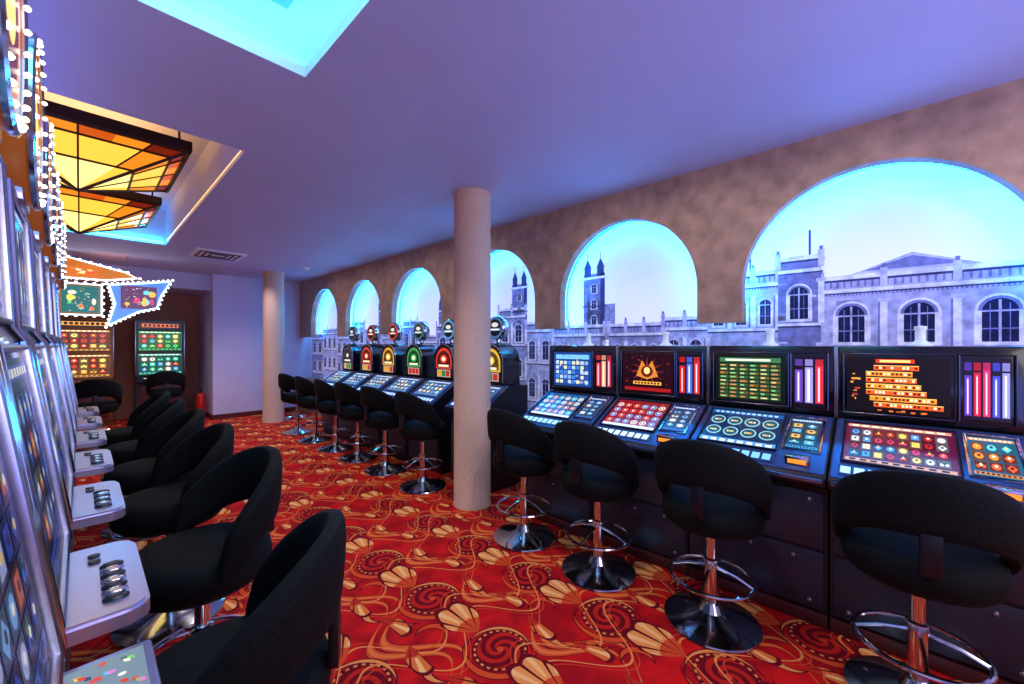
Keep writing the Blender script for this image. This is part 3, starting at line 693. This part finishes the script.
# ------------------------------------------------------------------ left machines
AMBER = mat('amber_topper', (190, 100, 36), .3, .3, emi=.25)
bulb_me = None
def left_machine(yc, w, label, screen1, screen2, topper=True, deck_art=None):
    global bulb_me
    r0 = root('slot_machine', label, 'slot machine', (-.035, yc, 0), PI/2, 'upright slot machines with bulb toppers')
    W = w/2
    bm = bmesh.new()
    add_prism(bm, [(.04, 0), (.04, .08), (.01, .10), (.01, .79), (0, .82), (0, .86), (.085, 1.46), (.11, 1.50), (.13, 1.97), (.80, 1.97), (.80, 0)], -W, W, 0, .005)
    finish('cabinet', bm, BLACK, r0, True)
    box('belly_door', (-W+.03, -.004, .14), (W-.03, .01, .76), DOOR, r0, .006)
    uu = Vector((w-.08, 0, 0)); vv = Vector((0, .085, .60)); o0 = Vector((-W+.04, 0, .86)); n = uu.cross(vv).normalized()
    art('lower_screen', r0, o0+vv*.08+n*.002, uu, vv*.85, screen1)
    tube('lower_frame', [o0+vv*.04+n*.006, o0+uu+vv*.04+n*.006, o0+uu+vv*.97+n*.006, o0+vv*.97+n*.006], .012, STEEL, r0, 8, True, 'brushed steel screen frame')
    o1 = Vector((-W+.04, .11, 1.50)); v1 = Vector((0, .02, .47)); n1 = uu.cross(v1).normalized()
    art('upper_screen', r0, o1+v1*.06+n1*.002, uu, v1*.88, screen2)
    tube('upper_frame', [o1+v1*.03+n1*.006, o1+uu+v1*.03+n1*.006, o1+uu+v1*.97+n1*.006, o1+v1*.97+n1*.006], .012, STEEL, r0, 8, True, 'brushed steel screen frame')
    for s in (-1, 1):
        tube('side_trim', [(s*(W-.008), -.008, .86), (s*(W-.008), .076, 1.46), (s*(W-.008), .10, 1.50), (s*(W-.008), .12, 1.96)], .010, CHROME, r0, 8, False, 'chrome edge trim')
        tube('light_line', [(s*(W-.03), -.006, .88), (s*(W-.03), .078, 1.46)], .005, glow((90, 140, 255), 2.0), r0, 6, False, 'blue light line')
    if deck_art is None:
        bm = bmesh.new(); dw = .235
        pr = []
        for k in range(7): a = PI/2*k/6; pr.append((dw-.05+.05*math.sin(a), -.10-.05*math.cos(a)))
        out = pr+[(dw, .03), (-dw, .03)]+[(-x, y) for x, y in pr[::-1]]
        A = [bm.verts.new((x, y, .812)) for x, y in out]; B = [bm.verts.new((x, y, .85)) for x, y in out]
        bm.faces.new(A[::-1]); bm.faces.new(B)
        for i in range(len(out)): bm.faces.new([A[i], A[(i+1) % len(out)], B[(i+1) % len(out)], B[i]])
        bmesh.ops.recalc_face_normals(bm, faces=bm.faces[:])
        bmesh.ops.bevel(bm, geom=[e for e in bm.edges if all(v.co.z > .84 for v in e.verts)], offset=.008, segments=2, affect='EDGES')
        finish('button_deck', bm, DECK, r0, True, 'silver button deck with rounded front')
        for i in range(7):
            bm = bmesh.new(); add_lathe(bm, [(0, .848), (.015, .848), (.015, .855), (.011, .860), (0, .861)], (-.16+.034*i, -.092), 18, 0, .85, 1.6)
            finish('button', bm, CHROME if i % 2 else mat('dark_button', (50, 48, 60), .25, .4), r0, True)
        for i in range(2):
            bm = bmesh.new(); add_lathe(bm, [(0, .848), (.013, .848), (.013, .855), (0, .858)], (.10+.045*i, -.06), 16)
            finish('button', bm, mat('dark_button', (50, 48, 60), .25, .4), r0, True)
    else:
        box('button_deck', (-W+.02, -.135, .80), (W-.02, .02, .845), DECK, r0, .008)
        art('deck_screen', r0, (-W+.04, -.12, .8455), (w-.08, 0, 0), (0, .125, 0), deck_art)
    if topper:
        cy = .08; cz = 2.26; ry = .27; rz = .30
        bm = bmesh.new(); n_ = 40
        F = [bm.verts.new((ry*math.cos(2*PI*k/n_), cy, cz+rz*math.sin(2*PI*k/n_))) for k in range(n_)]
        G = [bm.verts.new((ry*math.cos(2*PI*k/n_), cy+.16, cz+rz*math.sin(2*PI*k/n_))) for k in range(n_)]
        bm.faces.new(F[::-1]); bm.faces.new(G)
        for k in range(n_): bm.faces.new([F[k], F[(k+1) % n_], G[(k+1) % n_], G[k]])
        bmesh.ops.recalc_face_normals(bm, faces=bm.faces[:])
        tp = finish('topper_sign', bm, AMBER, r0, True, 'oval amber topper sign edged with bulbs')
        art('topper_face', tp, (-ry, cy-.001, cz-rz), (2*ry, 0, 0), (0, 0, 2*rz), [E(.5, .5, .43, .43, (240, 140, 40, .9), 0, 28), E(.5, .5, .33, .33, (120, 24, 30, .8), 1, 28), E(.5, .5, .2, .16, (255, 220, 120, 1.2), 2)])
        tube('topper_rim', [(ry*math.cos(2*PI*k/n_), cy-.002, cz+rz*math.sin(2*PI*k/n_)) for k in range(n_)], .012, CHROME, tp, 6, True)
        if bulb_me is None:
            bm = bmesh.new(); bmesh.ops.create_uvsphere(bm, u_segments=8, v_segments=6, radius=.008)
            bulb_me = bpy.data.meshes.new('bulb'); bm.to_mesh(bulb_me); bm.free(); bulb_me.materials.append(glow((255, 246, 225), 4.0))
        for k in range(30):
            a = 2*PI*k/30
            o = bpy.data.objects.new('bulb', bulb_me); COL.objects.link(o); o.parent = tp
            o.location = (.955*ry*math.cos(a), cy-.014, cz+.955*rz*math.sin(a))
        box('topper_bracket', (-.12, .10, 1.95), (.12, .22, 2.0), STEEL, r0, .004)
    return r0
blues = [(60, 110, 200), (120, 170, 230), (40, 70, 160), (170, 180, 230), (190, 100, 80)]
def deckpic():
    e = [R(0, 0, 1, 1, (120, 150, 170, .8), 0)]
    for k in range(160):
        x = random.random()*.96; y = random.random()*.85+.03
        if k % 3: e.append(P([(x, y), (x+.02, y+.01), (x+.025, y+.09), (x+.006, y+.07)], random.choice(pal1+[(40, 60, 120), (30, 120, 110), (120, 40, 60)])+(.85,), 1+k % 4))
        else: e.append(E(x+.012, y+.04, .009, .05, random.choice(pal1)+(.9,), 5, 8))
    return e
left_machine(.80, .68, 'dark upright slot machine with a colourful picture on its deck', scr_reels((8, 16, 44), blues, 7, 5, (60, 90, 180), .5), scr_blue(), False, deckpic())
for k in range(6):
    yc = 1.5+.794*k
    left_machine(yc, .66, 'dark upright slot machine with silver deck and oval bulb topper',
        scr_reels((8, 18, 50), blues, 6, 4, (60, 90, 190), .5), scr_reels((10, 22, 60), blues, 5, 3, (70, 100, 200), .5))
# ------------------------------------------------------------------ rear machines
def rear_machine(xc, y, frame_c, s1, s2, label, title):
    r0 = root('slot_machine', label, 'slot machine', (xc, y, 0), 0, 'slot machines by the rear wall')
    W = .36
    bm = bmesh.new()
    add_prism(bm, [(.02, 0), (.02, .08), (0, .1), (0, .72), (-.14, .76), (-.14, .80), (.02, .86), (.08, 1.30), (.08, 1.93), (.45, 1.93), (.45, 0)], -W, W, 0, .006)
    finish('cabinet', bm, mat('cab_%d' % frame_c[0], frame_c, .3, .6), r0, True)
    uu = Vector((.64, 0, 0)); v = Vector((0, .055, .40)); o0 = Vector((-.32, .024, .885)); n = uu.cross(v).normalized()
    art('lower_screen', r0, o0+n*.003, uu, v, s1)
    tube('lower_frame', [o0+n*.006, o0+uu+n*.006, o0+uu+v+n*.006, o0+v+n*.006], .01, CHROME, r0, 6, True)
    art('upper_screen', r0, (-.32, .078, 1.34), uu, (0, 0, .38), s2)
    tube('upper_frame', [(-.32, .074, 1.34), (.32, .074, 1.34), (.32, .074, 1.72), (-.32, .074, 1.72)], .01, CHROME, r0, 6, True)
    art('title_panel', r0, (-.32, .078, 1.76), uu, (0, 0, .13), [R(0, 0, 1, 1, (40, 10, 10, .6), 0), R(.08, .25, .92, .75, title+(1.3,), 1)]+[R(.12+.1*i, .32, .19+.1*i, .68, (60, 10, 20, 1), 2) for i in range(8)])
    box('belly_door', (-.30, -.006, .14), (.30, 0, .68), mat('belly_glow', (70, 20, 26), .4, 0, emi=.2), r0, .004)
    for i in range(6):
        lathe('button', [(0, .80), (.022, .80), (.022, .822), (0, .83)], mat('white_button', (240, 235, 225), .3, 0, emi=.8), r0, (-.24+.095*i, -.08), 12)
    for s in (-1, 1): box('side_trim', (s*W-.008, .04, .9), (s*W+.008, .09, 1.9), STEEL, r0, .002)
    return r0
rear_machine(.04, 10.2, (120, 70, 30), scr_reels((120, 60, 14), [(240, 160, 40), (230, 70, 40), (250, 220, 110)], 5, 3, (250, 170, 50), 1.4),
    scr_reels((110, 40, 10), [(250, 180, 60), (240, 90, 40), (250, 230, 130), (200, 60, 30)], 5, 3, (250, 180, 60), 1.4), 'amber lit slot machine with orange reel screens', (250, 170, 70))
rear_machine(1.06, 10.3, (50, 52, 62), scr_reels((10, 80, 70), [(80, 220, 180), (240, 240, 220), (60, 160, 220), (240, 90, 60)], 5, 3, (90, 230, 190), 1.4),
    scr_reels((10, 110, 40), [(90, 230, 110), (250, 240, 120), (240, 80, 60), (80, 220, 210)], 5, 3, (80, 230, 120), 1.4), 'grey slot machine with green and teal reel screens', (240, 120, 60))
# ------------------------------------------------------------------ star sign with bulbs
sr = root('bulb_sign', 'star-shaped illuminated sign edged with white bulbs hanging from ceiling', 'sign', (0, 8.7, 2.2))
def outline(name, pts, parent, art_els, col, nb):
    bm = bmesh.new()
    F = [bm.verts.new((x, 0, z)) for x, z in pts]; G = [bm.verts.new((x, .10, z)) for x, z in pts]
    bm.faces.new(F); bm.faces.new(G[::-1])
    for k in range(len(pts)): bm.faces.new([F[k], F[(k+1) % len(pts)], G[(k+1) % len(pts)], G[k]])
    bmesh.ops.recalc_face_normals(bm, faces=bm.faces[:])
    o = finish(name, bm, mat('sign_'+name, col, .3, .3, emi=.5), parent)
    cxx = sum(p[0] for p in pts)/len(pts); czz = sum(p[1] for p in pts)/len(pts)
    tube('edge_light', [(cxx+(x-cxx)*.93, -.006, czz+(z-czz)*.93) for x, z in pts], .012, glow((170, 220, 255), 4.0), o, 6, True)
    tot = sum(math.dist(pts[i], pts[(i+1) % len(pts)]) for i in range(len(pts))); step = tot/nb
    for i in range(len(pts)):
        a = pts[i]; b_ = pts[(i+1) % len(pts)]; d = math.dist(a, b_); k = max(1, int(d/step))
        for q in range(k):
            t = q/k
            ob = bpy.data.objects.new('bulb', bulb_me); COL.objects.link(ob); ob.parent = o; ob.scale = (2.2, 2.2, 2.2)
            ob.location = (a[0]*(1-t)+b_[0]*t, -.018, a[1]*(1-t)+b_[1]*t)
    for q, (ax, az, aw, ah, ae) in enumerate(art_els): art('sign_face', o, (ax, -.002, az), (aw, 0, 0), (0, 0, ah), ae)
    return o
def busy(n, pal, bg):
    return sprinkle([R(0, 0, 1, 1, bg+(.9,), 0)]+[E(random.uniform(.12, .88), random.uniform(.15, .85), random.uniform(.05, .13), random.uniform(.06, .15), random.choice(pal)+(1.1,), 1+.3*k, 10) for k in range(8)], n, pal, s=1.2, l=5)
outline('star_panel', [(.27, .18), (.62, .24), (1.04, .32), (.92, .06), (.86, -.16), (.62, -.24), (.26, -.48), (.34, -.12)], sr,
        [(.42, -.18, .42, .36, busy(36, [(250, 200, 90), (230, 60, 120), (90, 220, 150), (120, 230, 240), (250, 250, 230)], (110, 60, 110)))], (100, 150, 225), 46)
outline('screen_panel', [(-.24, -.32), (.23, -.32), (.23, .17), (-.24, .17)], sr,
        [(-.19, -.27, .37, .39, busy(36, [(240, 230, 90), (90, 220, 130), (250, 240, 220), (240, 120, 60)], (20, 120, 120)))], (150, 100, 50), 22)
outline('flame_panel', [(-.24, .22), (.26, .22), (.64, .30), (.50, .38), (.1, .48), (-.24, .56)], sr,
        [(-.14, .27, .34, .15, busy(20, [(255, 220, 120), (250, 90, 30), (255, 250, 200)], (240, 120, 30)))], (220, 120, 40), 24)
for x in (-.1, .5): tube('hanging_rod', [(x, .05, .2), (x, .05, CZ-2.2)], .008, STEEL, sr)
# ------------------------------------------------------------------ stained glass lamps
def deco_lamp(cx, cy):
    r0 = root('pendant_lamp', 'square stained glass pyramid lamp in amber and yellow with dark leading', 'lamp', (cx, cy, 2.95), 0, 'stained glass ceiling lamps')
    h = .585; apex = Vector((0, 0, -.31))
    C = [Vector((-h, -h, 0)), Vector((h, -h, 0)), Vector((h, h, 0)), Vector((-h, h, 0))]
    bm = bmesh.new(); mats = [glow((255, 196, 66), 1.35), glow((246, 140, 30), 1.15), glow((225, 94, 20), .9), glow((150, 40, 16), .6), glow((255, 226, 130), 1.7)]
    cm = bmesh.new()
    lv = [0, .16, .5, 1.0]
    for i in range(4):
        A = C[i]; B = C[(i+1) % 4]; nS = 6
        def pt(s, t): return (A*(1-s)+B*s)*(1-t)+apex*t
        for li in range(3):
            t0, t1 = lv[li], lv[li+1]
            for k in range(nS):
                s0, s1 = k/nS, (k+1)/nS
                pts = [pt(s0, t0), pt(s1, t0), pt(s1, t1), pt(s0, t1)] if t1 < 1 else [pt(s0, t0), pt(s1, t0), apex]
                f = bm.faces.new([bm.verts.new(p) for p in pts])
                edge = k in (0, nS-1)
                f.material_index = (3 if edge else (2 if k % 2 else 1)) if li == 0 else ((1 if edge else 0) if li == 1 else (0 if edge else 4))
        for t in lv[:3]:
            add_tube(cm, [pt(0, t)+Vector((0, 0, -.003)), pt(1, t)+Vector((0, 0, -.003))], .009 if t else .02, 6)
        for s in (0, 1/6, .5, 5/6):
            a_ = pt(s, 0); b_ = pt(s, 1) if s in (0, .5) else pt(s, .5)
            add_tube(cm, [a_+Vector((0, 0, -.003)), b_+Vector((0, 0, -.003))], .012 if s == 0 else .006, 6)
    finish('lamp_shade', bm, mats, r0)
    LEAD = mat('lead_came', (56, 30, 16), .4, .5)
    finish('leading', cm, LEAD, r0, True)
    bm = bmesh.new()
    add_box(bm, (-h-.02, -h-.02, 0), (h+.02, -h+.02, .07)); add_box(bm, (-h-.02, h-.02, 0), (h+.02, h+.02, .07))
    add_box(bm, (-h-.02, -h, 0), (-h+.02, h, .07)); add_box(bm, (h-.02, -h, 0), (h+.02, h, .07))
    finish('rim', bm, LEAD, r0)
    for sx in (-1, 1):
        for sy in (-1, 1): tube('suspension_rod', [(sx*(h-.05), sy*(h-.05), .05), (sx*(h-.05), sy*(h-.05), .36)], .008, LEAD, r0)
    l = bpy.data.lights.new('lamp_bulb', 'AREA'); l.energy = 8; l.color = (1, .50, .18); l.size = .9; l.size_y = .9; l.shape = 'RECTANGLE'
    lo = bpy.data.objects.new('lamp_bulb', l); COL.objects.link(lo); lo.parent = r0; lo.location = (0, 0, .08); lo.rotation_euler = (PI, 0, 0)
deco_lamp(-.015, 4.55); deco_lamp(-.015, 6.27)
# ------------------------------------------------------------------ ceiling fittings
av = root('air_vent', 'square white ceiling air-conditioning grille', 'air vent', (1.42, 7.45, CZ))
bm = bmesh.new(); add_box(bm, (-.31, -.31, -.025), (.31, .31, 0), .006); finish('frame', bm, WHITE, av, True)
bm = bmesh.new()
for s in (.10, .17, .24):
    for a, b_ in (((-s, -s-.012), (s, -s+.012)), ((-s, s-.012), (s, s+.012)), ((-s-.012, -s), (-s+.012, s)), ((s-.012, -s), (s+.012, s))):
        add_box(bm, (a[0], a[1], -.032), (b_[0], b_[1], -.024))
finish('slot', bm, mat('vent_dark', (50, 50, 60), .6), av)
o = lathe('smoke_detector', [(0, 0), (.055, 0), (.055, -.02), (.035, -.04), (0, -.045)], WHITE, None, (0, 0), 24); o.location = (2.75, 7.6, CZ); tag(o, 'small round white smoke detector on the ceiling', 'smoke detector')
fe = root('fire_extinguisher', 'red fire extinguisher with black nozzle beside the alcove wall', 'fire extinguisher', (1.62, 9.95, 0))
lathe('cylinder_body', [(0, 0), (.075, 0), (.08, .01), (.08, .42), (.06, .48), (.025, .51), (0, .51)], mat('red_enamel', (190, 20, 20), .25), fe, (0, 0), 24)
lathe('valve', [(0, .51), (.022, .51), (.022, .55), (0, .56)], RUBBER, fe, (0, 0), 12)
tube('hose', [(0, 0, .54), (-.06, 0, .55), (-.11, 0, .48), (-.11, 0, .25)], .010, RUBBER, fe)
# ------------------------------------------------------------------ lights
def area(name, loc, size, energy, col, rot=(0, 0, 0)):
    l = bpy.data.lights.new(name, 'AREA'); l.shape = 'RECTANGLE'; l.size = size[0]; l.size_y = size[1]; l.energy = energy; l.color = col
    o = bpy.data.objects.new(name, l); COL.objects.link(o); o.location = loc; o.rotation_euler = rot
    return o
area('cove_light', (0.02, 1.2, CZ+.19), (1.2, 1.6), 20, (.2, .7, 1.0))
area('added_fill_behind_machines', (-.72, 3.6, 2.02), (.5, 4.5), 26, (.28, .32, 1.0), (PI, 0, 0))  # added lamp, hidden above the cabinets, washes the ceiling violet-blue
area('added_ceiling_fill', (1.6, -1.3, 1.2), (2.4, 1.4), 38, (.20, .28, 1.0), (PI-.4, 0, 0))  # added out-of-view lamp that throws blue up onto the ceiling
area('room_fill', (1.2, -2.3, 2.0), (3, 1.2), 56, (1.0, .90, .88), (math.radians(72), 0, 0))  # added fill from behind the camera, no fixture there
def spot(loc, e, col=(1, .93, .86), ang=110, tilt=0):  # added spots without fittings, brightening carpet, plaster and rear walls
    l = bpy.data.lights.new('added_spot', 'SPOT'); l.energy = e; l.color = col; l.spot_size = math.radians(ang); l.spot_blend = .8; l.shadow_soft_size = .02
    o = bpy.data.objects.new('added_spot', l); COL.objects.link(o); o.location = loc; o.rotation_euler = (0, tilt, 0)
for y in (.9, 2.4, 4.2, 6.0, 7.8): spot((1.35, y, CZ-.01), 62)
for y in (-.75, .15, 1.05, 1.9, 3.7, 4.6, 5.6, 6.6, 7.6): spot((2.3, y, CZ-.03), 13, (1, .80, .60), 100, -math.radians(44))
spot((.3, 8.9, CZ-.01), 45, (1, .8, .7)); spot((2.0, 8.0, CZ-.01), 75, (.88, .84, 1.0), 130)
w = bpy.data.worlds.new('world'); scene.world = w; w.use_nodes = True
w.node_tree.nodes['Background'].inputs[0].default_value = (.05, .05, .12, 1); w.node_tree.nodes['Background'].inputs[1].default_value = .5
# ------------------------------------------------------------------ camera
cd = bpy.data.cameras.new('camera'); cd.sensor_width = 36; cd.lens = 36*404/1024; cd.shift_y = 3/1024; cd.clip_start = .02
co = bpy.data.objects.new('camera', cd); COL.objects.link(co)
co.location = (0, 0, 1.45); co.rotation_euler = (PI/2, 0, -math.atan2(431, 404))
scene.camera = co
